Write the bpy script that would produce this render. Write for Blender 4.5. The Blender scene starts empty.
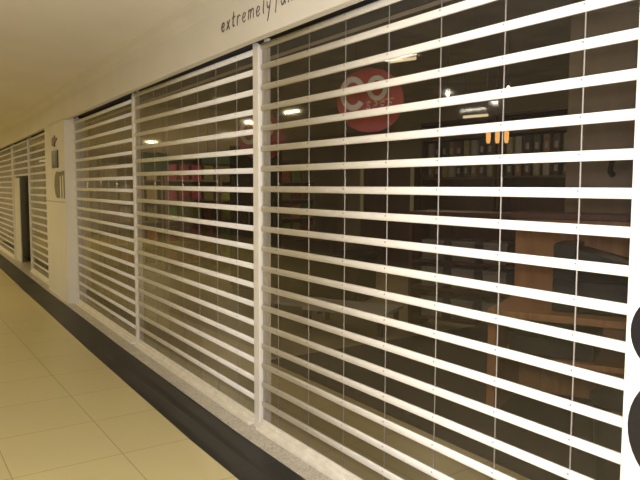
import bpy, bmesh, math, random
from mathutils import Vector, Matrix
random.seed(7)
SC = bpy.context.scene
COL = SC.collection
H = 1.6                                     # eye height

# ------------------------------------------------------------------ materials
def new_mat(name):
    m = bpy.data.materials.new(name); m.use_nodes = True
    nt = m.node_tree; nt.nodes.clear()
    out = nt.nodes.new('ShaderNodeOutputMaterial')
    return m, nt, out
def N(nt, t, **kw):
    n = nt.nodes.new(t)
    for k, v in kw.items():
        if k in n.inputs: n.inputs[k].default_value = v
        else: setattr(n, k, v)
    return n
def rgba(c): return (c[0], c[1], c[2], 1.0)
def plain(name, c, rough=.5, metal=0.0, var=.08, scale=9.0, bump=0.0, bscale=60.0, spec=.5):
    """principled with a soft procedural mottling"""
    m, nt, out = new_mat(name)
    p = N(nt, 'ShaderNodeBsdfPrincipled', Roughness=rough, Metallic=metal)
    p.inputs['Specular IOR Level'].default_value = spec
    tc = N(nt, 'ShaderNodeTexCoord')
    no = N(nt, 'ShaderNodeTexNoise', Scale=scale, Detail=5.0)
    nt.links.new(tc.outputs['Object'], no.inputs['Vector'])
    r = N(nt, 'ShaderNodeValToRGB')
    r.color_ramp.elements[0].position = .3; r.color_ramp.elements[1].position = .7
    r.color_ramp.elements[0].color = rgba([x*(1-var) for x in c])
    r.color_ramp.elements[1].color = rgba([min(1, x*(1+var)) for x in c])
    nt.links.new(no.outputs['Fac'], r.inputs['Fac'])
    nt.links.new(r.outputs['Color'], p.inputs['Base Color'])
    if bump:
        n2 = N(nt, 'ShaderNodeTexNoise', Scale=bscale, Detail=3.0)
        nt.links.new(tc.outputs['Object'], n2.inputs['Vector'])
        b = N(nt, 'ShaderNodeBump', Strength=bump, Distance=.002)
        nt.links.new(n2.outputs['Fac'], b.inputs['Height']); nt.links.new(b.outputs['Normal'], p.inputs['Normal'])
    nt.links.new(p.outputs['BSDF'], out.inputs['Surface'])
    return m
def tile_mat(name, c, joint, tx, ty, ox, oy, rough, jw=.004, var=.05):
    """rectangular tiles in object x,y with thin joints"""
    m, nt, out = new_mat(name)
    p = N(nt, 'ShaderNodeBsdfPrincipled', Roughness=rough)
    tc = N(nt, 'ShaderNodeTexCoord'); s = N(nt, 'ShaderNodeSeparateXYZ')
    nt.links.new(tc.outputs['Object'], s.inputs[0])
    def math_(op, a, b=None):
        n = N(nt, 'ShaderNodeMath', operation=op)
        for i, v in enumerate((a, b)):
            if v is None: continue
            if isinstance(v, (int, float)): n.inputs[i].default_value = v
            else: nt.links.new(v, n.inputs[i])
        return n.outputs[0]
    masks = []; cells = []
    for ax, t, o in (('X', tx, ox), ('Y', ty, oy)):
        q = math_('DIVIDE', math_('SUBTRACT', s.outputs[ax], o), t)
        fr = math_('FRACT', q); cells.append(math_('FLOOR', q))
        masks.append(math_('LESS_THAN', math_('MINIMUM', fr, math_('SUBTRACT', 1.0, fr)), jw / t / 2 * 2))
    mask = math_('MAXIMUM', masks[0], masks[1])
    cv = N(nt, 'ShaderNodeCombineXYZ'); nt.links.new(cells[0], cv.inputs[0]); nt.links.new(cells[1], cv.inputs[1])
    wn = N(nt, 'ShaderNodeTexWhiteNoise'); nt.links.new(cv.outputs[0], wn.inputs['Vector'])
    no = N(nt, 'ShaderNodeTexNoise', Scale=2.2, Detail=6.0); nt.links.new(tc.outputs['Object'], no.inputs['Vector'])
    f = math_('ADD', math_('MULTIPLY', wn.outputs['Value'], .45), math_('MULTIPLY', no.outputs['Fac'], .55))
    mx = N(nt, 'ShaderNodeMix', data_type='RGBA')
    mx.inputs[6].default_value = rgba([x*(1-var) for x in c]); mx.inputs[7].default_value = rgba([x*(1+var) for x in c])
    nt.links.new(f, mx.inputs[0])
    m2 = N(nt, 'ShaderNodeMix', data_type='RGBA')
    nt.links.new(mask, m2.inputs[0]); nt.links.new(mx.outputs[2], m2.inputs[6]); m2.inputs[7].default_value = rgba(joint)
    nt.links.new(m2.outputs[2], p.inputs['Base Color'])
    rr = math_('ADD', rough - .06, math_('MULTIPLY', no.outputs['Fac'], .14)); nt.links.new(rr, p.inputs['Roughness'])
    b = N(nt, 'ShaderNodeBump', Strength=.25, Distance=.002)
    nt.links.new(math_('SUBTRACT', 1.0, mask), b.inputs['Height']); nt.links.new(b.outputs['Normal'], p.inputs['Normal'])
    nt.links.new(p.outputs['BSDF'], out.inputs['Surface'])
    return m
def speckle_mat(name, base, dark, light, scale=130.0, rough=.4):
    m, nt, out = new_mat(name)
    p = N(nt, 'ShaderNodeBsdfPrincipled', Roughness=rough)
    tc = N(nt, 'ShaderNodeTexCoord'); v = N(nt, 'ShaderNodeTexVoronoi', Scale=scale)
    nt.links.new(tc.outputs['Object'], v.inputs['Vector'])
    s = N(nt, 'ShaderNodeSeparateColor'); nt.links.new(v.outputs['Color'], s.inputs[0])
    r = N(nt, 'ShaderNodeValToRGB'); r.color_ramp.interpolation = 'CONSTANT'
    e = r.color_ramp.elements
    e[0].position = 0; e[0].color = rgba(dark); e[1].position = .16; e[1].color = rgba(base)
    x = e.new(.8); x.color = rgba(light)
    nt.links.new(s.outputs[0], r.inputs['Fac'])
    no = N(nt, 'ShaderNodeTexNoise', Scale=6.0, Detail=5.0); nt.links.new(tc.outputs['Object'], no.inputs['Vector'])
    mx = N(nt, 'ShaderNodeMix', data_type='RGBA', blend_type='MULTIPLY'); mx.inputs[0].default_value = .35
    nt.links.new(r.outputs['Color'], mx.inputs[6]); nt.links.new(no.outputs['Fac'], mx.inputs[7])
    nt.links.new(mx.outputs[2], p.inputs['Base Color']); nt.links.new(p.outputs['BSDF'], out.inputs['Surface'])
    return m
def wood_mat(name, a, b, scale=3.0, rough=.45):
    m, nt, out = new_mat(name)
    p = N(nt, 'ShaderNodeBsdfPrincipled', Roughness=rough)
    tc = N(nt, 'ShaderNodeTexCoord'); mp = N(nt, 'ShaderNodeMapping'); mp.inputs['Scale'].default_value = (scale, scale, scale*.12)
    nt.links.new(tc.outputs['Object'], mp.inputs['Vector'])
    w = N(nt, 'ShaderNodeTexNoise', Scale=6.0, Detail=6.0, Distortion=1.2); nt.links.new(mp.outputs[0], w.inputs['Vector'])
    r = N(nt, 'ShaderNodeValToRGB'); r.color_ramp.elements[0].position = .3; r.color_ramp.elements[1].position = .7
    r.color_ramp.elements[0].color = rgba(a); r.color_ramp.elements[1].color = rgba(b)
    nt.links.new(w.outputs['Fac'], r.inputs['Fac']); nt.links.new(r.outputs['Color'], p.inputs['Base Color'])
    nt.links.new(p.outputs['BSDF'], out.inputs['Surface'])
    return m
def pane_mat(name, tint, dust, dustcol):
    """thin clear plastic sheet: see-through, fresnel mirror, a film of dust"""
    m, nt, out = new_mat(name)
    tr = N(nt, 'ShaderNodeBsdfTransparent', Color=rgba(tint)); gl = N(nt, 'ShaderNodeBsdfGlossy', Roughness=.04)
    df = N(nt, 'ShaderNodeBsdfDiffuse', Color=rgba(dustcol))
    fr = N(nt, 'ShaderNodeFresnel', IOR=1.5)
    ge = N(nt, 'ShaderNodeNewGeometry'); io = N(nt, 'ShaderNodeMath', operation='MULTIPLY_ADD')   # same index on both faces of the thin sheet
    io.inputs[1].default_value = 1/1.42 - 1.42; io.inputs[2].default_value = 1.42
    nt.links.new(ge.outputs['Backfacing'], io.inputs[0]); nt.links.new(io.outputs[0], fr.inputs['IOR'])
    tc = N(nt, 'ShaderNodeTexCoord'); no = N(nt, 'ShaderNodeTexNoise', Scale=3.0, Detail=5.0)
    nt.links.new(tc.outputs['Object'], no.inputs['Vector'])
    mu = N(nt, 'ShaderNodeMath', operation='MULTIPLY'); mu.inputs[1].default_value = dust*2
    nt.links.new(no.outputs['Fac'], mu.inputs[0])
    a = N(nt, 'ShaderNodeMixShader'); nt.links.new(mu.outputs[0], a.inputs[0])
    nt.links.new(tr.outputs[0], a.inputs[1]); nt.links.new(df.outputs[0], a.inputs[2])
    b = N(nt, 'ShaderNodeMixShader'); nt.links.new(fr.outputs[0], b.inputs[0])
    nt.links.new(a.outputs[0], b.inputs[1]); nt.links.new(gl.outputs[0], b.inputs[2])
    nt.links.new(b.outputs[0], out.inputs['Surface'])
    return m
def glow_mat(name, c, s):
    m, nt, out = new_mat(name)
    e = N(nt, 'ShaderNodeEmission', Color=rgba(c), Strength=s)
    nt.links.new(e.outputs[0], out.inputs['Surface']); return m

M = {}
M['paint']   = plain('wall_paint', (.80, .76, .68), .75, var=.03, scale=2.0, bump=.06, bscale=180)
M['ceil']    = plain('ceiling_paint', (.88, .83, .77), .8, var=.03, scale=1.2)
M['floor']   = tile_mat('beige_tiles', (.565, .485, .245), (.36, .28, .13), .652, .61, -3.80, 1.135-.61*6, .34, jw=.0035, var=.045)
M['granite'] = tile_mat('black_granite', (.022, .021, .019), (.045, .042, .036), .98, 3.0, -3.2, -1.3, .48, jw=.003, var=.2)
M['terrazzo']= speckle_mat('speckled_terrazzo', (.66, .61, .50), (.46, .40, .30), (.76, .72, .62))
M['alu']     = plain('cream_aluminium', (.86, .83, .77), .38, var=.025, scale=4.0)
M['alupost'] = plain('painted_post', (.80, .76, .69), .42, var=.03, scale=5.0)
M['rail']    = plain('scuffed_rail', (.84, .79, .68), .5, var=.09, scale=14.0)
M['rod']     = plain('steel_rod', (.40, .37, .34), .45, metal=.2, var=.04)
M['rivet']   = plain('rivet', (.42, .40, .37), .4, metal=.5, var=.05)
M['pane']    = pane_mat('clear_panes', (.86, .845, .82), .008, (.62, .55, .42))
M['slotshade']= plain('slot_shade', (.035, .033, .036), .6, var=.1)  # near-black colour standing in for the shade up in the slot
M['ink']     = plain('brown_lettering', (.075, .05, .036), .6, var=.1)
M['black']   = plain('black_gloss', (.012, .011, .014), .3, var=.15)
M['taupe']   = plain('taupe_letter', (.20, .155, .09), .4, var=.08)
M['brass']   = plain('reddish_plaque', (.10, .045, .025), .4, var=.15)
M['notice']  = plain('dark_green_notice', (.05, .06, .045), .3, var=.12, scale=25)
M['noticep'] = plain('notice_print', (.16, .19, .14), .4, var=.2, scale=40)
# shop inside
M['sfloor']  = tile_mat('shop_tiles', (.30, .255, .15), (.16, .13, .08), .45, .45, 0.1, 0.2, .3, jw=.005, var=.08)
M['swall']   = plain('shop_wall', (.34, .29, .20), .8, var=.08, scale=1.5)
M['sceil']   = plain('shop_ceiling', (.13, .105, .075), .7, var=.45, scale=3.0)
M['carpet']  = plain('brown_carpet', (.075, .056, .044), .95, var=.25, scale=30, bump=.3)
M['dwood']   = wood_mat('dark_wood', (.040, .020, .017), (.080, .040, .033))
M['rwood']   = wood_mat('red_brown_wood', (.085, .028, .024), (.14, .05, .042))
M['owood']   = wood_mat('orange_wood', (.33, .15, .055), (.46, .23, .09))
M['tan']     = wood_mat('tan_panel', (.20, .145, .10), (.27, .20, .14), 1.2)
M['dark']    = plain('dark_plastic', (.014, .012, .012), .45, var=.2)
M['grey']    = plain('grey_card', (.23, .21, .20), .5, var=.15)
M['palegrey']= plain('pale_grey_top', (.46, .44, .40), .35, var=.06)
M['cream']   = plain('cream_frame', (.42, .40, .25), .5, var=.06)
M['red']     = plain('sign_red', (.50, .025, .035), .4, var=.06)
M['white']   = plain('sign_white', (.82, .80, .76), .5, var=.03)
M['orange']  = plain('sign_orange', (.80, .36, .08), .5, var=.05)
M['teal']    = plain('teal', (.02, .13, .10), .5, var=.15)
M['dgreen']  = plain('dark_green', (.03, .055, .035), .5, var=.2)
M['screen']  = plain('screen_glass', (.02, .02, .024), .12, var=.1)
GOODS = [plain('goods_%s' % n, c, .45, var=.25, scale=18) for n, c in (
    ('pink', (.38, .05, .11)), ('crimson', (.28, .022, .045)), ('lime', (.30, .36, .06)), ('green', (.10, .24, .07)),
    ('rust', (.42, .13, .06)), ('straw', (.46, .36, .16)), ('maroon', (.20, .035, .04)), ('olive', (.20, .19, .07)),
    ('brown', (.16, .09, .05)))]
M['tube']    = glow_mat('lit_tube', (1.0, .80, .46), 1.0)
M['amber']   = glow_mat('lit_amber', (1.0, .50, .15), 1.3)
M['bulb']    = glow_mat('lit_bulb', (1.0, .80, .55), 6.0)

# ------------------------------------------------------------------ mesh helpers
class MB:
    def __init__(s): s.bm = bmesh.new(); s.mats = []; s.cur = 0
    def mat(s, m):
        if m not in s.mats: s.mats.append(m)
        s.cur = s.mats.index(m); return s
    def _tag(s, faces, smooth=False):
        for f in faces: f.material_index = s.cur; f.smooth = smooth
    def box(s, a, b, bev=0.0, T=None):
        vs = [s.bm.verts.new((x, y, z)) for x in (a[0], b[0]) for y in (a[1], b[1]) for z in (a[2], b[2])]
        F = [(0,1,3,2),(4,6,7,5),(0,4,5,1),(2,3,7,6),(0,2,6,4),(1,5,7,3)]
        fs = [s.bm.faces.new([vs[i] for i in f]) for f in F]
        s._tag(fs)
        if bev:
            es = list({e for f in fs for e in f.edges})
            r = bmesh.ops.bevel(s.bm, geom=es, offset=bev, segments=2, affect='EDGES', profile=.5)
            s._tag(r['faces']); vs = list({v for f in r['faces'] for v in f.verts} | {v for v in vs if v.is_valid})
        if T is not None: bmesh.ops.transform(s.bm, matrix=T, verts=[v for v in vs if v.is_valid])
        return s
    def poly_prism(s, pts, off, smooth=False):
        """pts: closed loop of 3-D points; extruded by vector off"""
        off = Vector(off)
        A = [s.bm.verts.new(p) for p in pts]; B = [s.bm.verts.new(Vector(p)+off) for p in pts]
        fs = []
        try: fs.append(s.bm.faces.new(A)); fs.append(s.bm.faces.new(B[::-1]))
        except ValueError: pass
        s._tag(fs); n = len(pts); side = []
        for i in range(n): side.append(s.bm.faces.new((A[i], B[i], B[(i+1) % n], A[(i+1) % n])))
        s._tag(side, smooth); return s
    def tube(s, pts, r, seg=8, cap=True):
        pts = [Vector(p) for p in pts]; rings = []
        up = Vector((0, 0, 1))
        for i, p in enumerate(pts):
            d = (pts[min(i+1, len(pts)-1)] - pts[max(i-1, 0)]).normalized()
            a = d.cross(up)
            if a.length < 1e-3: a = d.cross(Vector((1, 0, 0)))
            a.normalize(); b = d.cross(a)
            rr = r[i] if isinstance(r, (list, tuple)) else r
            rings.append([s.bm.verts.new(p + (a*math.cos(t) + b*math.sin(t))*rr) for t in [2*math.pi*k/seg for k in range(seg)]])
        fs = []
        for u, v in zip(rings, rings[1:]):
            for k in range(seg): fs.append(s.bm.faces.new((u[k], u[(k+1) % seg], v[(k+1) % seg], v[k])))
        s._tag(fs, True)
        if cap: s._tag([s.bm.faces.new(rings[0][::-1]), s.bm.faces.new(rings[-1])])
        return s
    def lathe(s, prof, c=(0, 0, 0), seg=20):
        rings = [[s.bm.verts.new((c[0]+r*math.cos(2*math.pi*k/seg), c[1]+r*math.sin(2*math.pi*k/seg), c[2]+z)) for k in range(seg)] for r, z in prof]
        fs = []
        for u, v in zip(rings, rings[1:]):
            for k in range(seg): fs.append(s.bm.faces.new((u[k], u[(k+1) % seg], v[(k+1) % seg], v[k])))
        s._tag(fs, True); s._tag([s.bm.faces.new(rings[0][::-1]), s.bm.faces.new(rings[-1])]); return s
    def build(s, name, mat, parent=None, loc=None, rotz=None):
        bmesh.ops.recalc_face_normals(s.bm, faces=s.bm.faces)
        me = bpy.data.meshes.new(name); s.bm.to_mesh(me); s.bm.free()
        for m in ([mat] if not s.mats else s.mats): me.materials.append(m)
        o = bpy.data.objects.new(name, me); COL.objects.link(o)
        if parent: o.parent = parent
        if loc is not None: o.location = loc
        if rotz is not None: o.rotation_euler = (0, 0, rotz)
        return o
def box(name, a, b, mat, parent=None, bev=0.0): return MB().box(a, b, bev).build(name, mat, parent)
def tag(o, label, cat, group=None):
    o['label'] = label; o['category'] = cat
    if group: o['group'] = group
    return o
def thing(name, label, cat, loc=(0, 0, 0), rotz=0.0, group=None):
    o = bpy.data.objects.new(name, None); COL.objects.link(o)
    o.location = loc; o.rotation_euler = (0, 0, rotz); o.empty_display_size = .1
    return tag(o, label, cat, group)
def struct(o): o['kind'] = 'structure'; return o
def dup(root, loc, rotz=None, label=None):
    r = root.copy(); COL.objects.link(r); r.location = loc
    if rotz is not None: r.rotation_euler = (0, 0, rotz)
    if label: r['label'] = label
    for ch in list(root.children):
        c = ch.copy(); COL.objects.link(c); c.parent = r
        for g in list(ch.children):
            d = g.copy(); COL.objects.link(d); d.parent = c
    return r

# ------------------------------------------------------------------ plan of the gently bent shop front
PLAN = [(3.0, 2.036), (-3.784, 2.036), (-6.464, 2.097), (-9.163, 2.183), (-10.72, 2.225), (-19.0, 2.52), (-21.0, 2.60)]
def front(x):
    for (x0, y0), (x1, y1) in zip(PLAN, PLAN[1:]):
        if x >= x1: return y0 + (y1-y0)*(x-x0)/(x1-x0)
    return PLAN[-1][1]
def strip(name, xs, d0, d1, z0, z1, mat, bev=False):
    """a band that follows the plan, from depth offset d0 to d1 and height z0..z1"""
    mb = MB(); prev = None; fs = []
    for x in xs:
        y = front(x)
        ring = [mb.bm.verts.new((x, y+d, z)) for d, z in ((d0, z0), (d1, z0), (d1, z1), (d0, z1))]
        if prev:
            for k in range(4): fs.append(mb.bm.faces.new((prev[k], prev[(k+1) % 4], ring[(k+1) % 4], ring[k])))
        else: fs.append(mb.bm.faces.new(ring))
        prev = ring
    fs.append(mb.bm.faces.new(prev[::-1]))
    return mb.build(name, mat)
XS = [3.0, -3.784, -6.464, -9.163, -10.72, -19.0, -21.0]
ZS, ZC = 2.51, 2.885                        # soffit and mall ceiling heights

# ------------------------------------------------------------------ mall shell
struct(box('floor', (-24, -5, -.12), (3.0, 3.0, 0), M['floor']))
struct(box('ceiling', (-24, -5, ZC), (3.0, 3.2, ZC+.15), M['ceil']))
struct(strip('trim_1', XS, -.478, -.172, -.02, .0015, M['granite']))
struct(strip('trim_2', XS, -.172, .10, -.02, .003, M['terrazzo']))
# bulkhead over the shutters, with a small cove to the ceiling
mb = MB(); prev = None; fs = []
PR = [(.34, ZC+.01), (.34, ZS+.02), (.16, ZS+.02), (.16, ZS+.24), (-.06, ZS+.24), (-.06, ZS), (-.114, ZS), (-.12, ZS+.006), (-.12, ZC-.10), (-.135, ZC-.055), (-.165, ZC-.022), (-.22, ZC-.001), (-.22, ZC+.01)]
for x in XS:
    y = front(x); ring = [mb.bm.verts.new((x, y+d, z)) for d, z in PR]
    if prev:
        for k in range(len(PR)): fs.append(mb.bm.faces.new((prev[k], prev[(k+1) % len(PR)], ring[(k+1) % len(PR)], ring[k])))
    prev = ring
for f in fs: f.smooth = False
struct(mb.build('wall_front', M['paint']))
struct(strip('trim_slot_shade', XS, .146, .158, ZS-.03, ZS+.238, M['slotshade']))  # dark strip that paints the shade inside the shutter slot
# right and left piers
XR = -1.121
struct(MB().box((XR, 1.916, 0), (2.9, 2.42, ZS+.02), .004).build('wall_right', M['paint']))
JX = -9.25; PX = -10.72
mb = MB(); yj = front(JX)-.12; yp = front(PX)-.12
mb.poly_prism([(JX, yj, 0), (-9.18, 2.19, 0), (-9.18, 2.36, 0), (PX, 2.36, 0), (PX, yp, 0)], (0, 0, ZS+.02))
struct(mb.build('wall_left', M['paint']))
# rest of the mall, behind the camera
struct(box('wall_opposite', (-24, -5.1, 0), (3.0, -5.0, ZC), plain('opposite_wall', (.14, .12, .095), .7, var=.1, scale=.8)))
struct(box('wall_far', (-24.1, -5, 0), (-24, 3.2, ZC), M['paint']))
struct(box('wall_near', (3.0, -5, 0), (3.1, 3.2, ZC), plain('near_wall', (.30, .27, .21), .8, var=.1)))

struct(box('wall_end', (-24, 2.45, 0), (-18.95, 2.95, ZC), M['paint']))

# ------------------------------------------------------------------ roller shutters
PITCH = .128; Z0 = H + .8842
PROF = [(.007, -.0185), (-.003, -.0185), (-.0075, -.0165), (-.0095, -.010), (-.0105, -.002), (-.0105, .005), (-.0095, .011), (-.007, .0165), (-.002, .0185), (.007, .0185)]
def shutter(label, xl, xr, ties, n0=0, n1=19, dzc=(0, 0, 0, 0), rail=True, gl=True, gr=True, group=None):
    """xl<xr world x of both ends on the plan; rows n0..n1-1; dzc: lt, lb, rt, rb trims"""
    a = Vector((xl, front(xl), 0)); b = Vector((xr, front(xr), 0)); d = b-a; L = d.length
    root = thing('roller_shutter', label, 'shutter', a, math.atan2(d.y, d.x), group)
    zl = lambda z, u: z + ((dzc[0]*(1-u)+dzc[2]*u)*(z/2.5) + (dzc[1]*(1-u)+dzc[3]*u)*(1-z/2.5))
    us = [0.012] + [t for t in ties] + [L-.012]
    for i in range(n0, n1):
        zc = Z0 - PITCH*i
        mb = MB(); mb.mat(M['alu'])
        A = [mb.bm.verts.new((.012, p[0], zl(zc, 0)+p[1])) for p in PROF]; B = [mb.bm.verts.new((L-.012, p[0], zl(zc, 1)+p[1])) for p in PROF]
        n = len(PROF); fs = [mb.bm.faces.new((A[k], B[k], B[(k+1) % n], A[(k+1) % n])) for k in range(n)]
        for k, f in enumerate(fs): f.smooth = k < n-1
        mb._tag([mb.bm.faces.new(A[::-1]), mb.bm.faces.new(B)])
        for f in fs: f.material_index = 0
        mb.mat(M['rivet'])
        for t in ties:
            z = zl(zc, t/L)
            pts = [(t+.0045*math.cos(q), -.0095, z+.006+.0045*math.sin(q)) for q in [2*math.pi*k/8 for k in range(8)]]
            mb.poly_prism(pts, (0, -.0022, 0))
        mb.build('slat', None, root)
    rows = range(n0, n1 if rail else n1-1)
    for i in rows:
        zt = Z0 - PITCH*i - .0175; zb = zt - PITCH + .035
        if i == 18: zb = .065
        mb = MB()
        for u0, u1 in zip(us, us[1:]):
            x0, x1 = u0+.003, u1-.003
            v = [mb.bm.verts.new((x, y, zl(z, x/L))) for x in (x0, x1) for y in (-.001, .0015) for z in (zb, zt)]
            for f in [(0,1,3,2),(4,6,7,5),(0,4,5,1),(2,3,7,6),(0,2,6,4),(1,5,7,3)]: mb.bm.faces.new([v[k] for k in f])
        mb.build('pane', M['pane'], root)
    zt = Z0 - PITCH*n0; zb = .05 if rail else Z0-PITCH*(n1-1)
    for t in ties:
        MB().tube([(t, .001, zb), (t, .001, zt)], .0032, 6).build('tie_rod', M['rod'], root)
    if rail:
        mb = MB(); mb.box((.012, -.058, .004), (L-.012, .02, .026), .003); mb.box((.012, -.022, .024), (L-.012, .012, .052), .003); mb.box((.012, -.006, .048), (L-.012, .006, .068), .002)
        r = mb.build('bottom_rail', M['rail'], root)
    for on, u in ((gl, .055), (gr, L-.055)):
        if on:
            g = MB(); s = 1 if u < L/2 else -1
            g.box((u-.006, .012, .004), (u+.006, .034, ZS+.03)); g.box((u-s*.03-.004, .012, .004), (u-s*.03+.004, .034, ZS+.03)); g.box((min(u, u-s*.03), .030, .004), (max(u, u-s*.03), .036, ZS+.03))
            g.build('guide_rail', M['alupost'], root)
    hb = MB(); hb.tube([(0.02, .075, ZS+.09), (L-.02, .075, ZS+.09)], .055, 14); hb.build('roller_tube', M['slotshade'], root)
    return root
def ties_for(xl, x0, n=7, step=.35): return [x0-xl+step*k for k in range(n)]
shutter('white slatted roller shutter nearest the camera, between the right pier and the thick post',
        -3.697, -1.128, ties_for(-3.697, -3.482), dzc=(.012, -.008, .0, -.005), gr=False)
shutter('white slatted roller shutter in the middle, with pink and red goods behind it',
        -6.379, -3.773, ties_for(-6.379, -6.153), dzc=(.020, .005, -.006, .005))
shutter('white slatted roller shutter farther along, next to the pier with the plaques',
        -9.135, -6.441, ties_for(-9.135, -8.85), dzc=(-.017, -.007, -.024, -.012))
# farther shop
shutter('distant slatted roller shutter just left of the pier with the plaques', -13.16, -10.74, [.3+.35*k for k in range(6)])
shutter('half raised distant roller shutter above the dark doorway', -15.585, -13.225, [.3+.35*k for k in range(6)], n1=6, rail=False)
shutter('most distant slatted roller shutter, at the left edge of the photo', -18.9, -15.655, [.3+.35*k for k in range(9)])

def post(x, w, dep, label, name='shutter_post', zt=ZS):
    y = front(x); 
    root = thing(name, label, 'post', (x, y, 0), math.atan2(front(x-.5)-front(x+.5), -1.0)+math.pi)
    MB().box((-w/2, -dep, .009), (w/2, .045, zt), .003).build('upright', M['alupost'], root)
    MB().box((-w/2, -dep-.008, .003), (w/2, .02, .009), .002).build('foot_plate', M['rail'], root)
    return root
post(-3.735, .074, .020, 'thick white shutter post left of the nearest shutter')
post(-6.41, .060, .014, 'white shutter post between the middle shutter and the next one')
post(-13.19, .06, .03, 'thin white post at the right side of the dark doorway')
post(-15.62, .06, .03, 'thin white post at the left side of the dark doorway')
post(-9.158, .04, .012, 'thin white edge post in the recess beside the plaque pier')

# ------------------------------------------------------------------ lettering and plaques
ST = {  # strokes in unit x-height boxes, hand written
 'e': ([(.12,.42),(.45,.50),(.62,.68),(.52,.90),(.30,.92),(.10,.66),(.08,.34),(.22,.06),(.45,.02),(.68,.22)],),
 'x': ([(.08,.98),(.35,.52),(.70,.0)], [(.68,1.0),(.36,.5),(.04,.02)]),
 't': ([(.36,1.55),(.30,.9),(.28,.30),(.42,.02),(.66,.14)], [(.02,.92),(.34,.96),(.70,1.04)]),
 'r': ([(.12,1.0),(.16,.5),(.14,.0)], [(.14,.55),(.30,.88),(.55,1.0),(.72,.86)]),
 'm': ([(.04,1.0),(.08,.5),(.04,.0)], [(.07,.6),(.22,.96),(.36,.85),(.38,.05)], [(.38,.6),(.56,.98),(.74,.84),(.80,.0)]),
 'l': ([(.42,1.95),(.36,1.1),(.32,.3),(.40,.02),(.52,.04)],),
 'y': ([(.08,1.0),(.14,.55),(.34,.36),(.58,.55)], [(.70,1.05),(.60,.4),(.44,-.4),(.30,-.85)]),
 'f': ([(.74,1.70),(.54,1.85),(.40,1.55),(.38,.6),(.34,-.45)], [(.10,.85),(.40,.92),(.70,.98)]),
 'u': ([(.08,1.0),(.08,.40),(.24,.04),(.50,.16),(.66,.6),(.70,1.0)], [(.70,1.0),(.68,.4),(.80,.0)]),
 'n': ([(.08,1.0),(.12,.5),(.08,.0)], [(.10,.55),(.30,.92),(.55,.95),(.66,.5),(.68,.0)]),
}
def smooth_path(p, k=5):
    out = []
    for i in range(len(p)-1):
        p0 = p[max(i-1, 0)]; p1 = p[i]; p2 = p[i+1]; p3 = p[min(i+2, len(p)-1)]
        for j in range(k):
            t = j/k
            out.append(tuple(.5*((2*p1[c]) + (-p0[c]+p2[c])*t + (2*p0[c]-5*p1[c]+4*p2[c]-p3[c])*t*t + (-p0[c]+3*p1[c]-3*p2[c]+p3[c])*t**3) for c in (0, 1)))
    out.append(p[-1]); return out
lx, lz = -4.02, 2.632
yL = front(-3.5)-.12
wr = thing('wall_lettering', 'brown handwritten words reading extremely fun on the white bulkhead', 'lettering', (lx, yL, lz))
x = 0.0; XH = .060
for i, ch in enumerate('extremely fun'):
    if ch == ' ': x += .012; continue
    wd = {'m': .096, 'l': .042, 't': .062}.get(ch, .070)
    mb = MB(); jig = random.uniform(-.003, .003)
    for s in ST[ch]:
        pts = smooth_path(s)
        mb.tube([(x + px*wd*.92 + pz*XH*.10, -.0012, pz*XH + jig) for px, pz in pts], [.0040 - .0012*abs(2*k/len(pts)-1) for k in range(len(pts))], 6)
    o = mb.build('letter', M['ink'], wr)
    x += wd + .0075
# bold black letters on the right pier
def ring_letter(root, cx, cz, w, h, t):
    n = 40; mb = MB()
    for k in range(n):
        q0, q1 = 2*math.pi*k/n, 2*math.pi*(k+1)/n
        P = lambda q, f: (cx+f*w*math.cos(q), cz+(h*math.sin(q))*(1 if f == 1 else (h-t)/h*1.0/ (f if f else 1) * f))
        o0 = (cx+w*math.cos(q0), cz+h*math.sin(q0)); o1 = (cx+w*math.cos(q1), cz+h*math.sin(q1))
        i0 = (cx+(w-t)*math.cos(q0), cz+(h-t)*math.sin(q0)); i1 = (cx+(w-t)*math.cos(q1), cz+(h-t)*math.sin(q1))
        mb.poly_prism([(o0[0], 0, o0[1]), (o1[0], 0, o1[1]), (i1[0], 0, i1[1]), (i0[0], 0, i0[1])], (0, -.006, 0))
    bmesh.ops.remove_doubles(mb.bm, verts=mb.bm.verts, dist=1e-5)
    return mb.build('letter', M['black'], root)
pr = thing('pier_lettering', 'bold black rounded letters stacked down the white right pier', 'lettering', (XR, 1.9165, 0))
ring_letter(pr, .145, 1.165, .126, .125, .085)
ring_letter(pr, .190, .868, .168, .185, .125)
ring_letter(pr, .190, .545, .160, .150, .105)
# far pier: plaques and cut-out letters, all fixed flat on the pier face
ang = math.atan2(yj-yp, JX-PX)
def on_pier(x): return (x, yp + (yj-yp)*(x-PX)/(JX-PX), 0)
def pier_thing(name, label, cat, x, z):
    p = on_pier(x); return thing(name, label, cat, (p[0], p[1]-.001, z), ang)
t = pier_thing('wall_plaque', 'small reddish brown emblem plaque high on the pier above the dark notice', 'plaque', -9.93, 2.26)
mb = MB(); mb.poly_prism([(-.16,0,-.06),(.02,0,-.08),(.06,0,-.02),(.20,0,.015),(.20,0,.035),(.07,0,.03),(.05,0,.08),(-.02,0,.045),(-.10,0,.06),(-.16,0,.03)], (0, -.012, 0)); mb.build('emblem', M['brass'], t)
t = pier_thing('wall_notice', 'dark green framed notice on the pier above the taupe letters', 'notice', -9.89, 2.0)
MB().box((-.21, -.018, -.125), (.21, 0, .125), .004).build('frame', M['notice'], t)
MB().box((-.12, -.021, -.075), (.13, -.0185, .075)).build('sheet', M['noticep'], t)
t = pier_thing('pier_logo', 'taupe rounded letters cut out on the pier below the dark notice', 'lettering', -9.66, 1.615)
mb = MB(); pts = [(-.14+.20*math.cos(q), 0, .02+.19*math.sin(q)) for q in [math.pi/2+math.pi*k/14 for k in range(15)]]
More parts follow.
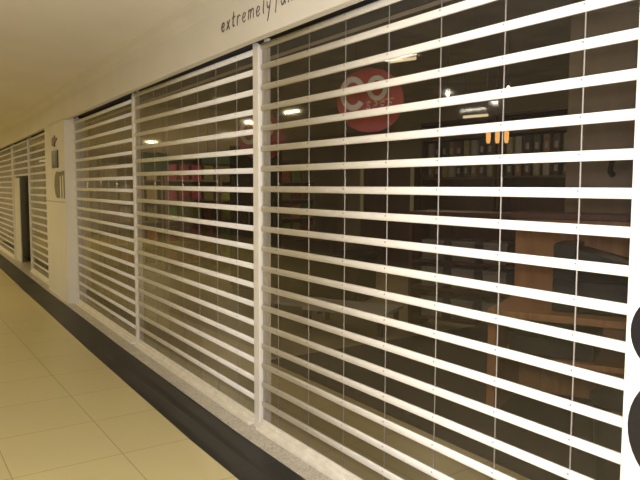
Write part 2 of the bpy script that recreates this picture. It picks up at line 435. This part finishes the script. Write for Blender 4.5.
mb.poly_prism([(-.02,0,.20)] + pts + [(.02,0,-.17),(.02,0,.16)], (0, -.005, 0)); mb.build('letter', M['taupe'], t)
mb = MB(); mb.box((.14, -.005, -.17), (.19, 0, .20)); mb.box((.0201, -.005, .14), (.1399, 0, .20)); mb.box((.1901, -.005, .15), (.36, 0, .21)); mb.box((.30, -.005, -.17), (.36, 0, .1499)); mb.build('letter', M['taupe'], t)
struct(MB().poly_prism([on_pier(PX+.02)[:2]+(1.40,), on_pier(JX-.01)[:2]+(1.40,), on_pier(JX-.01)[:2]+(1.385,), on_pier(PX+.02)[:2]+(1.385,)], (0, -.003, 0)).build('trim_3', plain('pier_seam', (.55, .48, .35), .7)))

# ------------------------------------------------------------------ shop interior shell
SX0, SX1, SY1, SZ = -12.4, 1.4, 9.0, 3.2
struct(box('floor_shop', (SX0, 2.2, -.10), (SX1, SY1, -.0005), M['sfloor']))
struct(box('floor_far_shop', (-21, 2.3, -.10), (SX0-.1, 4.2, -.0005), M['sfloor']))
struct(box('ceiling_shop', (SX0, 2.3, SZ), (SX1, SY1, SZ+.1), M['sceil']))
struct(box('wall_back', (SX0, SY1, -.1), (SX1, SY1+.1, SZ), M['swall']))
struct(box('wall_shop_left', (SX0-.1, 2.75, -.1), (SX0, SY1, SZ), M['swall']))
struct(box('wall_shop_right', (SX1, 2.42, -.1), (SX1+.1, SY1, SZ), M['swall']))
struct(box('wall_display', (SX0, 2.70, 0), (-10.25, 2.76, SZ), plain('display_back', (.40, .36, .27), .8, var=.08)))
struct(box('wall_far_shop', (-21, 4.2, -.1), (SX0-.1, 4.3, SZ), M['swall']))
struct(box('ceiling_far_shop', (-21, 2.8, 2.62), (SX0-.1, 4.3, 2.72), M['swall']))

def gondola(name, label, cat, loc, rz, w, h, dep, shelves, mat, back=True):
    """open shelf unit: faces local -y"""
    r = thing(name, label, cat, loc, rz)
    for s in (-1, 1): MB().box((s*w/2-.02, -dep, 0), (s*w/2+.02, 0, h), .003).build('side_panel', mat, r)
    if back: MB().box((-w/2+.021, -.02, .05), (w/2-.021, 0, h-.001), 0).build('back_panel', mat, r)
    for z in shelves: MB().box((-w/2+.021, -dep+.01, z-.03), (w/2-.021, -.021, z), .002).build('shelf', mat, r)
    MB().box((-w/2-.03, -dep-.01, h), (w/2+.03, .01, h+.04), .004).build('top', mat, r)
    return r
def put(r, x, y, z):                          # local point of a unit to world
    a = r.rotation_euler.z; return (r.location.x + x*math.cos(a)-y*math.sin(a), r.location.y + x*math.sin(a)+y*math.cos(a), r.location.z + z)

# left wall: three display cases of bright goods, faces to +x
CASE = []
names = ['tall display case on the far shop wall, nearest the shutters', 'tall display case with the most pink goods on the far shop wall', 'tall display case with green and rust goods on the far shop wall', 'tall display case deepest in the shop on the far wall']
for k in range(4):
    CASE.append(gondola('display_case', names[k], 'shelf', (SX0+.02, 3.88+1.17*k, 0), math.pi/2, 1.1, 2.15, .42, (.14, .55, .96, 1.36, 1.75), M['tan']))
pal = [[5, 8, 4, 7, 5], [0, 1, 6, 0, 1], [2, 3, 4, 2, 7], [7, 4, 6, 3, 8]]
cname = ['pink', 'crimson', 'lime', 'green', 'rust', 'straw', 'maroon', 'olive', 'brown']
shelfname = ['bottom', 'second', 'third', 'fourth', 'top']
proto = {}
for k, cs in enumerate(CASE):
    for si, z in enumerate((.14, .55, .96, 1.36, 1.75)):
        for j in range(4):
            ci = pal[k][(si+j*2) % 5]
            if k == 1 and si >= 3: ci = (0, 1, 0, 7)[j]
            if k == 1 and si == 2: ci = (3, 2, 2, 6)[j]
            if k == 2 and si == 2: ci = (2, 4, 4, 4)[j]
            hgt = .30; key = ci
            if key not in proto:
                r = thing('gift_box', '', 'box', (0, 0, 0))
                MB().box((-.10, -.07, 0), (.10, .07, .24), .006).build('carton', GOODS[ci], r)
                MB().box((-.104, -.074, .2405), (.104, .074, .29), .005).build('lid', GOODS[ci], r)
                proto[key] = r; o = r
            else: o = dup(proto[key], (0, 0, 0))
            o.location = put(cs, -.39+.26*j, -.25, z+.0005); o.rotation_euler = (0, 0, math.pi/2)
            pos = ['first', 'second', 'third', 'fourth'][j]
            tag(o, '%s gift box, %s from left, %s shelf of %s display case' % (cname[ci], pos, shelfname[si], ['nearest', 'pink', 'green', 'deepest'][k]), 'box', 'gift boxes in the display cases')
t = thing('wall_poster', 'small red poster on the pale display wall behind the farthest big shutter', 'poster', (-10.50, 2.699, 2.03))
MB().box((-.22, -.004, 0), (.22, 0, .34)).build('sheet', M['red'], t); MB().box((-.15, -.006, .20), (.15, -.0041, .27)).build('pale_band', GOODS[5], t)
# teal panel and dark canopy above the cases
t = thing('hanging_banner', 'teal square banner hanging high near the pink display case', 'banner', (-11.4, 4.05, 1.85), 1.1)
MB().box((-.28, -.01, 0), (.28, .01, .36), .003).build('cloth', M['teal'], t)
MB().tube([(-.3, 0, .37), (.3, 0, .37)], .012).build('bar', M['dwood'], t)
MB().tube([(-.2, 0, .37), (-.2, 0, SZ-1.851)], .004, 6).build('cord', M['dark'], t); MB().tube([(.2, 0, .37), (.2, 0, SZ-1.851)], .004, 6).build('cord', M['dark'], t)
t = thing('tall_cabinet', 'tall black cabinet with double doors in the middle of the shop floor', 'cabinet', (-9.15, 4.95, 0), .8)
MB().box((-.36, -.25, .06), (.36, .25, 2.25), .006).build('body', M['dark'], t)
for s in (-1, 1):
    d = MB().box((min(s*.005, s*.355), -.272, .09), (max(s*.005, s*.355), -.251, 2.2), .004).build('door', M['dark'], t)
    MB().tube([(s*.04, -.29, 1.0), (s*.04, -.29, 1.25)], .008).build('handle', M['rod'], d)
MB().box((-.34, -.23, 0), (.34, .23, .0595)).build('plinth', M['dwood'], t)
t = thing('shelf_canopy', 'dark green canopy board hanging above the goods', 'canopy', (-11.0, 5.6, 2.02), 1.3)
MB().box((-.75, -.25, 0), (.75, .25, .16), .01).build('board', M['dgreen'], t)
for s in (-1, 1): MB().tube([(s*.6, 0, .161), (s*.6, 0, SZ-2.021)], .006, 6).build('cord', M['dark'], t)

# hanging red sale signs -------------------------------------------------------
def sale_sign(label, loc, rz, R, full):
    r = thing('sale_sign', label, 'sign', loc, rz)
    n = 40
    MB().poly_prism([(R*1.03*math.cos(2*math.pi*k/n), 0, R*.98*math.sin(2*math.pi*k/n)) for k in range(n)], (0, .02, 0)).build('disc', M['red'], r)
    def arc(cx, cz, w, h, a0, a1, t, name='letter'):
        mb = MB(); m = 22
        for k in range(m):
            q0 = math.radians(a0+(a1-a0)*k/m); q1 = math.radians(a0+(a1-a0)*(k+1)/m)
            P = lambda q, f: (cx+(w-f)*math.cos(q), -.001, cz+(h-f)*math.sin(q))
            mb.poly_prism([P(q0, 0), P(q1, 0), P(q1, t), P(q0, t)], (0, -.004, 0))
        bmesh.ops.remove_doubles(mb.bm, verts=mb.bm.verts, dist=1e-5)
        return mb.build(name, M['white'], r)
    arc(-.53*R, .20*R, .40*R, .52*R, 35, 325, .17*R)
    arc(.21*R, .37*R, .32*R, .38*R, 0, 360, .14*R)
    if full:
        G = {'S': ([(.85,.85),(.5,1),(.15,.8),(.3,.55),(.7,.45),(.85,.2),(.5,0),(.12,.15)],), 'P': ([(.15,0),(.15,1),(.65,1),(.85,.76),(.65,.5),(.15,.5)],),
             'E': ([(.85,1),(.15,1),(.15,0),(.85,0)], [(.15,.52),(.7,.52)]), 'C': ([(.88,.8),(.55,1),(.2,.8),(.12,.45),(.3,.08),(.6,0),(.88,.2)],)}
        for i, ch in enumerate('SPEC'):
            mb = MB()
            for s in G[ch]: mb.tube([(-.14*R + .22*R*i + px*.17*R, -.003, -.27*R + pz*.22*R) for px, pz in s], .0085, 6)
            mb.build('letter', M['white'], r)
        MB().poly_prism([(.10*R,-.001,.00*R),(.70*R,-.001,.08*R),(.76*R,-.001,.03*R),(.14*R,-.001,-.04*R)], (0,-.004,0)).build('swoosh', M['orange'], r)
    for s in (-1, 1): MB().tube([(s*R*.45, .01, R*.8), (s*R*.45, .01, SZ-loc[2]-.001)], .003, 6).build('cord', M['dark'], r)
    return r
sale_sign('round red sale sign with white letters hanging behind the nearest shutter', (-4.93, 3.9, 2.44), .88, .31, True)
sale_sign('small round red sign hanging behind the middle shutter beside the thick post', (-7.35, 4.05, 2.25), 1.05, .30, False)

# furniture -------------------------------------------------------------------
t = thing('display_table', 'black draped display table behind the left part of the nearest shutter', 'table', (-7.75, 5.25, 0), .5)
MB().box((-.75, -.40, .62), (.75, .40, .68), .008).build('top', M['dark'], t)
MB().box((-.72, -.37, .02), (.72, .37, .619), .02).build('skirt', M['dark'], t)
MB().box((-.5, -.28, .681), (.3, .2, .86), .01).build('tray', M['dwood'], t)
def low_table(label, loc, rz, w, d, h):
    r = thing('low_table', label, 'table', loc, rz)
    MB().box((-w/2, -d/2, h-.04), (w/2, d/2, h), .006).build('top', M['palegrey'], r)
    for a in (-1, 1):
        for b in (-1, 1): MB().box((a*(w/2-.06)-.025, b*(d/2-.06)-.025, 0), (a*(w/2-.06)+.025, b*(d/2-.06)+.025, h-.0405), .003).build('leg', M['dwood'], r)
    return r
low_table('low pale topped table left, beside the black display table', (-6.95, 4.25, 0), .5, .75, .5, .20)
low_table('low pale topped table on the dark carpet, right of the black display table', (-5.85, 4.40, 0), .5, 1.0, .6, .26)
tag(box('carpet', (-5.15, 2.9, 0), (-1.25, 8.7, .006), M['carpet']), 'dark brown carpet on the shop floor behind the nearest shutter', 'carpet')
# framed cabinet
t = thing('glass_cabinet', 'dark cabinet with a pale green frame at the back of the shop', 'cabinet', (-9.45, 7.9, 0), .45)
MB().box((-.55, 0, .08), (.55, .5, 2.1), .005).build('body', M['dwood'], t)
mb = MB(); mb.box((-.55, -.025, 1.05), (-.48, -.001, 2.08)); mb.box((.48, -.025, 1.05), (.55, -.001, 2.08)); mb.box((-.48, -.025, 2.01), (.48, -.001, 2.08)); mb.box((-.48, -.025, 1.05), (.48, -.001, 1.12)); mb.build('door_frame', M['cream'], t)
MB().box((-.54, -.02, .1), (.54, -.001, 1.0), .003).build('lower_door', M['dwood'], t)
MB().box((-.5, .03, 0), (.5, .47, .0795)).build('plinth', M['dark'], t)

# red-brown gondola with grey boxes
g = gondola('shelf_unit', 'red brown shelf unit with rows of grey boxes in the middle of the shop', 'shelf', (-4.55, 5.75, .006), .35, 2.3, 1.30, .45, (.16, .50, .80), M['rwood'])
gb = None
for si, z in enumerate((.16, .50, .80)):
    for j in range(6):
        p = put(g, -.90+.36*j, -.24, z+.0005)
        if gb is None:
            gb = thing('storage_box', '', 'box', p, .35, 'grey boxes on the red brown shelf unit')
            MB().box((-.13, -.16, 0), (.13, .16, .19), .008).build('carton', M['grey'], gb)
            MB().box((-.135, -.165, .1905), (.135, .165, .225), .006).build('lid', M['grey'], gb)
            o = gb
        else: o = dup(gb, p, .35)
        o['label'] = 'grey lidded box, %s from left, %s shelf of red brown unit' % (['first', 'second', 'third', 'fourth', 'fifth', 'sixth'][j], ['lowest', 'middle', 'upper'][si])
# tall back bookcases with dark spines
bk = None; BC = []
for k in range(3):
    BC.append(gondola('bookcase', 'tall dark bookcase against the back wall, %s of three' % ['left', 'middle', 'right'][k], 'shelf', (-8.05+1.80*k, 8.6, 0 if k == 0 else .006), 0, 1.7, 2.75, .34, (.12, .95, 1.80, 2.15, 2.50), M['dwood']))
bm_ = [GOODS[8], M['dgreen'], M['dark'], M['grey'], GOODS[7], M['dwood']]
bn = ['brown', 'dark green', 'black', 'grey', 'olive', 'dark wood coloured']
protob = {}
for k, c in enumerate(BC):
    for si, z in ((2, 1.80), (3, 2.15), (1, .95)):
        for j in range(9):
            ci = (j*5+si*3+k) % 6; key = (ci, si)
            p = put(c, -.70+.175*j, -.15, z+.0005)
            if key not in protob:
                r = thing('file_box', '', 'box', p, 0, 'file boxes on the bookcases')
                MB().box((-.06, -.11, 0), (.06, .11, .27), .008).build('case', bm_[ci], r)
                MB().box((-.03, -.1135, .06), (.03, -.1105, .16)).build('spine_label', M['grey'], r)
                protob[key] = r; o = r
            else: o = dup(protob[key], p)
            o['label'] = '%s file box, %s from left, %s shelf of %s bookcase' % (bn[ci], ['first', 'second', 'third', 'fourth', 'fifth', 'sixth', 'seventh', 'eighth', 'ninth'][j], {1: 'lower', 2: 'middle', 3: 'upper'}[si], ['left', 'middle', 'right'][k])
# pay desk with till and boxes, right
t = thing('wood_counter', 'orange wood counter behind the right end of the nearest shutter', 'counter', (-2.62, 4.55, .006), .45)
MB().box((-.85, -.05, 0), (.85, .25, 1.36), .006).build('back_panel', M['owood'], t)
MB().box((-.85, -.80, .71), (.85, -.051, .76), .006).build('worktop', M['owood'], t)
MB().box((-.789, -.72, .40), (.789, -.051, .44), .004).build('shelf', M['owood'], t)
for s in (-1, 1): MB().box((s*.82-.03, -.78, 0), (s*.82+.03, -.051, .7095), .004).build('side_panel', M['owood'], t)
MB().box((-.88, -.08, 1.3605), (.88, .28, 1.41), .006).build('ledge', M['rwood'], t)
ct = t
def on_counter(x, y, z): return put(ct, x, y, z)
t = thing('cash_register', 'black cash register with a sloping top on the orange wood counter', 'till', on_counter(-.20, -.45, .7605), .45)
MB().box((-.25, -.20, 0), (.25, .21, .22), .01).build('drawer_base', M['dark'], t)
MB().poly_prism([(-.25, -.19, .2205), (-.25, .20, .2205), (-.25, .20, .46), (-.25, -.19, .46)], (.14, 0, 0)).build('screen_housing', M['dark'], t)
MB().poly_prism([(-.10, -.19, .2205), (.25, -.19, .2205), (.25, -.19, .34), (-.10, -.19, .43)], (0, .36, 0)).build('keyboard_housing', M['dark'], t)
MB().box((-.2, -.205, .06), (.2, -.2005, .07)).build('drawer_slot', M['grey'], t)
t = thing('black_carton', 'low black carton on the shelf inside the orange wood counter', 'box', on_counter(-.45, -.45, .4405), .45)
MB().box((-.28, -.22, 0), (.28, .22, .12), .01).build('carton', M['dark'], t); MB().box((-.285, -.225, .1205), (.285, .225, .16), .008).build('lid', M['dark'], t)
t = thing('storage_bin', 'black floor bin in front of the orange wood counter at the right', 'bin', (-1.78, 3.15, .006), .3)
mb = MB(); mb.lathe([(.17, 0), (.20, .50)]); mb.build('bin_body', M['dark'], t); MB().lathe([(.21, .501), (.21, .53), (.17, .55), (.03, .56)]).build('lid', M['dark'], t)
# brown panel column with a curved black lamp arm
t = thing('wood_column', 'brown panelled column behind the orange wood counter', 'column', (-3.27, 5.25, .006), .45)
MB().box((-.36, -.06, 0), (.36, .20, 3.10), .006).build('shaft', M['tan'], t)
MB().box((-.38, -.08, 3.1005), (.38, .22, 3.19), .005).build('capital', M['tan'], t)
t2 = thing('wall_lamp', 'black curved lamp arm fixed to the brown panelled column', 'lamp', put(t, .02, -.0615, 1.72), .45)
MB().tube([(0, -.0, 0), (-.01, -.05, .03), (0, -.07, .10), (.04, -.08, .16), (.12, -.09, .19), (.20, -.10, .19)], [.03, .026, .022, .022, .024, .03], 10).build('arm', M['dark'], t2)
MB().lathe([(.05, -.03), (.03, .02), (.012, .03)], (.21, -.10, .165)).build('lamp_head', M['dark'], t2)
# lights in the shop
def strip_light(label, loc, rz, L):
    r = thing('strip_light', label, 'light', loc, rz, None)
    MB().box((-L/2, -.05, .03), (L/2, .05, .06), .004).build('housing', M['grey'], r)
    MB().tube([(-L/2+.03, 0, .012), (L/2-.03, 0, .012)], .016, 8).build('tube', M['tube'], r)
    for s in (-1, 1): MB().tube([(s*L*.4, 0, .06), (s*L*.4, 0, SZ-loc[2]-.001)], .004, 6).build('rod', M['dark'], r)
strip_light('short lit strip light above and behind the red sale sign', (-5.45, 4.75, 2.98), .3, .40)
strip_light('faint strip light hanging above the bookcases', (-5.62, 6.1, 2.48), .2, .40)
t = thing('amber_lamp', 'cluster of three glowing amber tubes hanging in front of the bookcases', 'lamp', (-5.05, 5.85, 2.12), 0.7)
MB().box((-.16, -.03, .17), (.16, .03, .20), .004).build('bar', M['dark'], t)
for x_ in (-.1, 0, .1): MB().lathe([(.018, .0), (.026, .04), (.026, .13), (.016, .169)], (x_, 0, 0), 10).build('tube', M['amber'], t)
MB().tube([(0, 0, .241), (0, 0, SZ-2.121)], .004, 6).build('cord', M['dark'], t)
sp = None
for i, (x_, y_, z_, lb) in enumerate(((-5.0, 5.0, 2.59, 'nearest to the red sale sign'), (-4.6, 5.3, 2.58, 'in the middle of the row'), (-4.45, 5.3, 2.62, 'farthest from the red sale sign'))):
    if sp is None:
        sp = thing('spot_lamp', '', 'lamp', (x_, y_, z_), 0, 'small bare spot lamps')
        MB().lathe([(.006, -.02), (.016, -.008), (.016, .01), (.008, .02)], (0, 0, 0), 10).build('bulb', M['bulb'], sp)
        MB().lathe([(.018, .0205), (.018, .06)], (0, 0, 0), 10).build('holder', M['dark'], sp)
        MB().tube([(0, 0, .0605), (0, 0, .57)], .004, 6).build('cord', M['dark'], sp); o = sp
    else: o = dup(sp, (x_, y_, z_))
    o['label'] = 'tiny bare spot lamp hanging in the shop, ' + lb
# far shop: dark slab painted as the shade inside the opening, pale jamb, lit strip
d = struct(MB().box((-15.9, 2.58, 0), (-13.35, 2.63, 1.98), .004).build('doorway_shade_slab', plain('doorway_shade', (.013, .016, .016), .35, var=.2)))
MB().tube([(-13.6, 2.56, .95), (-13.6, 2.56, 1.15)], .012).build('slab_handle', M['rod'], d)
struct(MB().box((-15.58, front(-15.3)+.012, 0), (-14.95, front(-15.3)+.03, 1.80), .004).build('trim_4', M['paint']))
t = thing('window_lamp', 'lit strip lamp behind the half raised shutter of the far shop', 'light', (-14.4, 2.9, 2.15), .02)
MB().box((-.9, -.04, .04), (.9, .04, .08), .004).build('housing', M['grey'], t); MB().tube([(-.85, 0, .015), (.85, 0, .015)], .02, 8).build('tube', M['tube'], t)
for s in (-1, 1): MB().tube([(s*.7, 0, .08), (s*.7, 0, .469)], .005, 6).build('rod', M['dark'], t)

# ------------------------------------------------------------------ lights
def area(name, loc, sx, sy, e, c, rot=(0, 0, 0)):
    l = bpy.data.lights.new(name, 'AREA'); l.shape = 'RECTANGLE'; l.size = sx; l.size_y = sy; l.energy = e; l.color = c
    o = bpy.data.objects.new(name, l); COL.objects.link(o); o.location = loc; o.rotation_euler = rot; return o
WARM, YEL = (1.0, .91, .72), (1.0, .83, .46)
for x_, y_, sx, sy, e, c in ((-9.36, -1.67, .40, .08, 28, YEL), (-11.5, -1.56, .07, .05, 42, YEL), (-14.6, -2.44, .05, .05, 56, YEL), (-6.3, -2.23, .03, .03, 7, WARM), (-6.6, -3.5, .04, .04, 9, WARM),
                             (-7.4, -3.9, .5, .12, 6, WARM), (-4.9, -.16, .45, .10, 4, WARM), (-18, -1.6, .3, .1, 58, YEL), (-20.5, .6, .3, .1, 42, YEL), (1.6, -2.6, .5, .5, 16, WARM), (-3.5, -4.3, .5, .3, 48, (1.0, .94, .86))):
    area('ceiling_and_fill_lamp', (x_, y_, ZC-.01), sx, sy, e, c)  # lamps mirrored from pane glints, plus unseen fill lamps added for even light
for x_, y_, e in ((-10.6, 5.0, 34), (-6.6, 6.6, 24), (-3.2, 6.4, 16), (-3.4, 3.6, 9)):
    area('shop_fill', (x_, y_, SZ-.02), .12, .12, e, (1.0, .82, .56))  # unseen fill lights added to brighten the interior and its goods
area('far_shop_lamp', (-15.5, 3.4, 2.6), 1.2, .4, 16, (1.0, .85, .45))
l = bpy.data.lights.new('flash', 'POINT'); l.energy = 300; l.color = (.96, .95, 1.0); l.shadow_soft_size = .04
o = bpy.data.objects.new('flash', l); COL.objects.link(o); o.location = (.03, -.03, H+.06)
w = bpy.data.worlds.new('world'); SC.world = w; w.use_nodes = True
w.node_tree.nodes['Background'].inputs[0].default_value = (.05, .045, .035, 1); w.node_tree.nodes['Background'].inputs[1].default_value = 1.0

# ------------------------------------------------------------------ camera
F_PX, yaw, pit, rol = 646.5185, -.977, -.08, .0036
cy, sy, cp, sp_ = math.cos(yaw), math.sin(yaw), math.cos(pit), math.sin(pit)
fw = Vector((sy*cp, cy*cp, sp_)); r0 = Vector((cy, -sy, 0)); u0 = r0.cross(fw)
c_, s_ = math.cos(rol), math.sin(rol)
R_ = c_*r0 + s_*u0; U_ = -s_*r0 + c_*u0
cam = bpy.data.cameras.new('camera'); co = bpy.data.objects.new('camera', cam); COL.objects.link(co)
cam.sensor_fit = 'HORIZONTAL'; cam.sensor_width = 36.0; cam.lens = F_PX*36.0/640.0; cam.clip_start = .05; cam.clip_end = 100
mw = Matrix.Identity(4)
for i in range(3): mw[i][0] = R_[i]; mw[i][1] = U_[i]; mw[i][2] = -fw[i]
mw[0][3], mw[1][3], mw[2][3] = 0, 0, H
co.matrix_world = mw
SC.camera = co
SC.view_settings.view_transform = 'Standard'; SC.view_settings.look = 'None'; SC.view_settings.gamma = 1.0
SC.view_settings.exposure = 0.0; SC.view_settings.use_curve_mapping = False
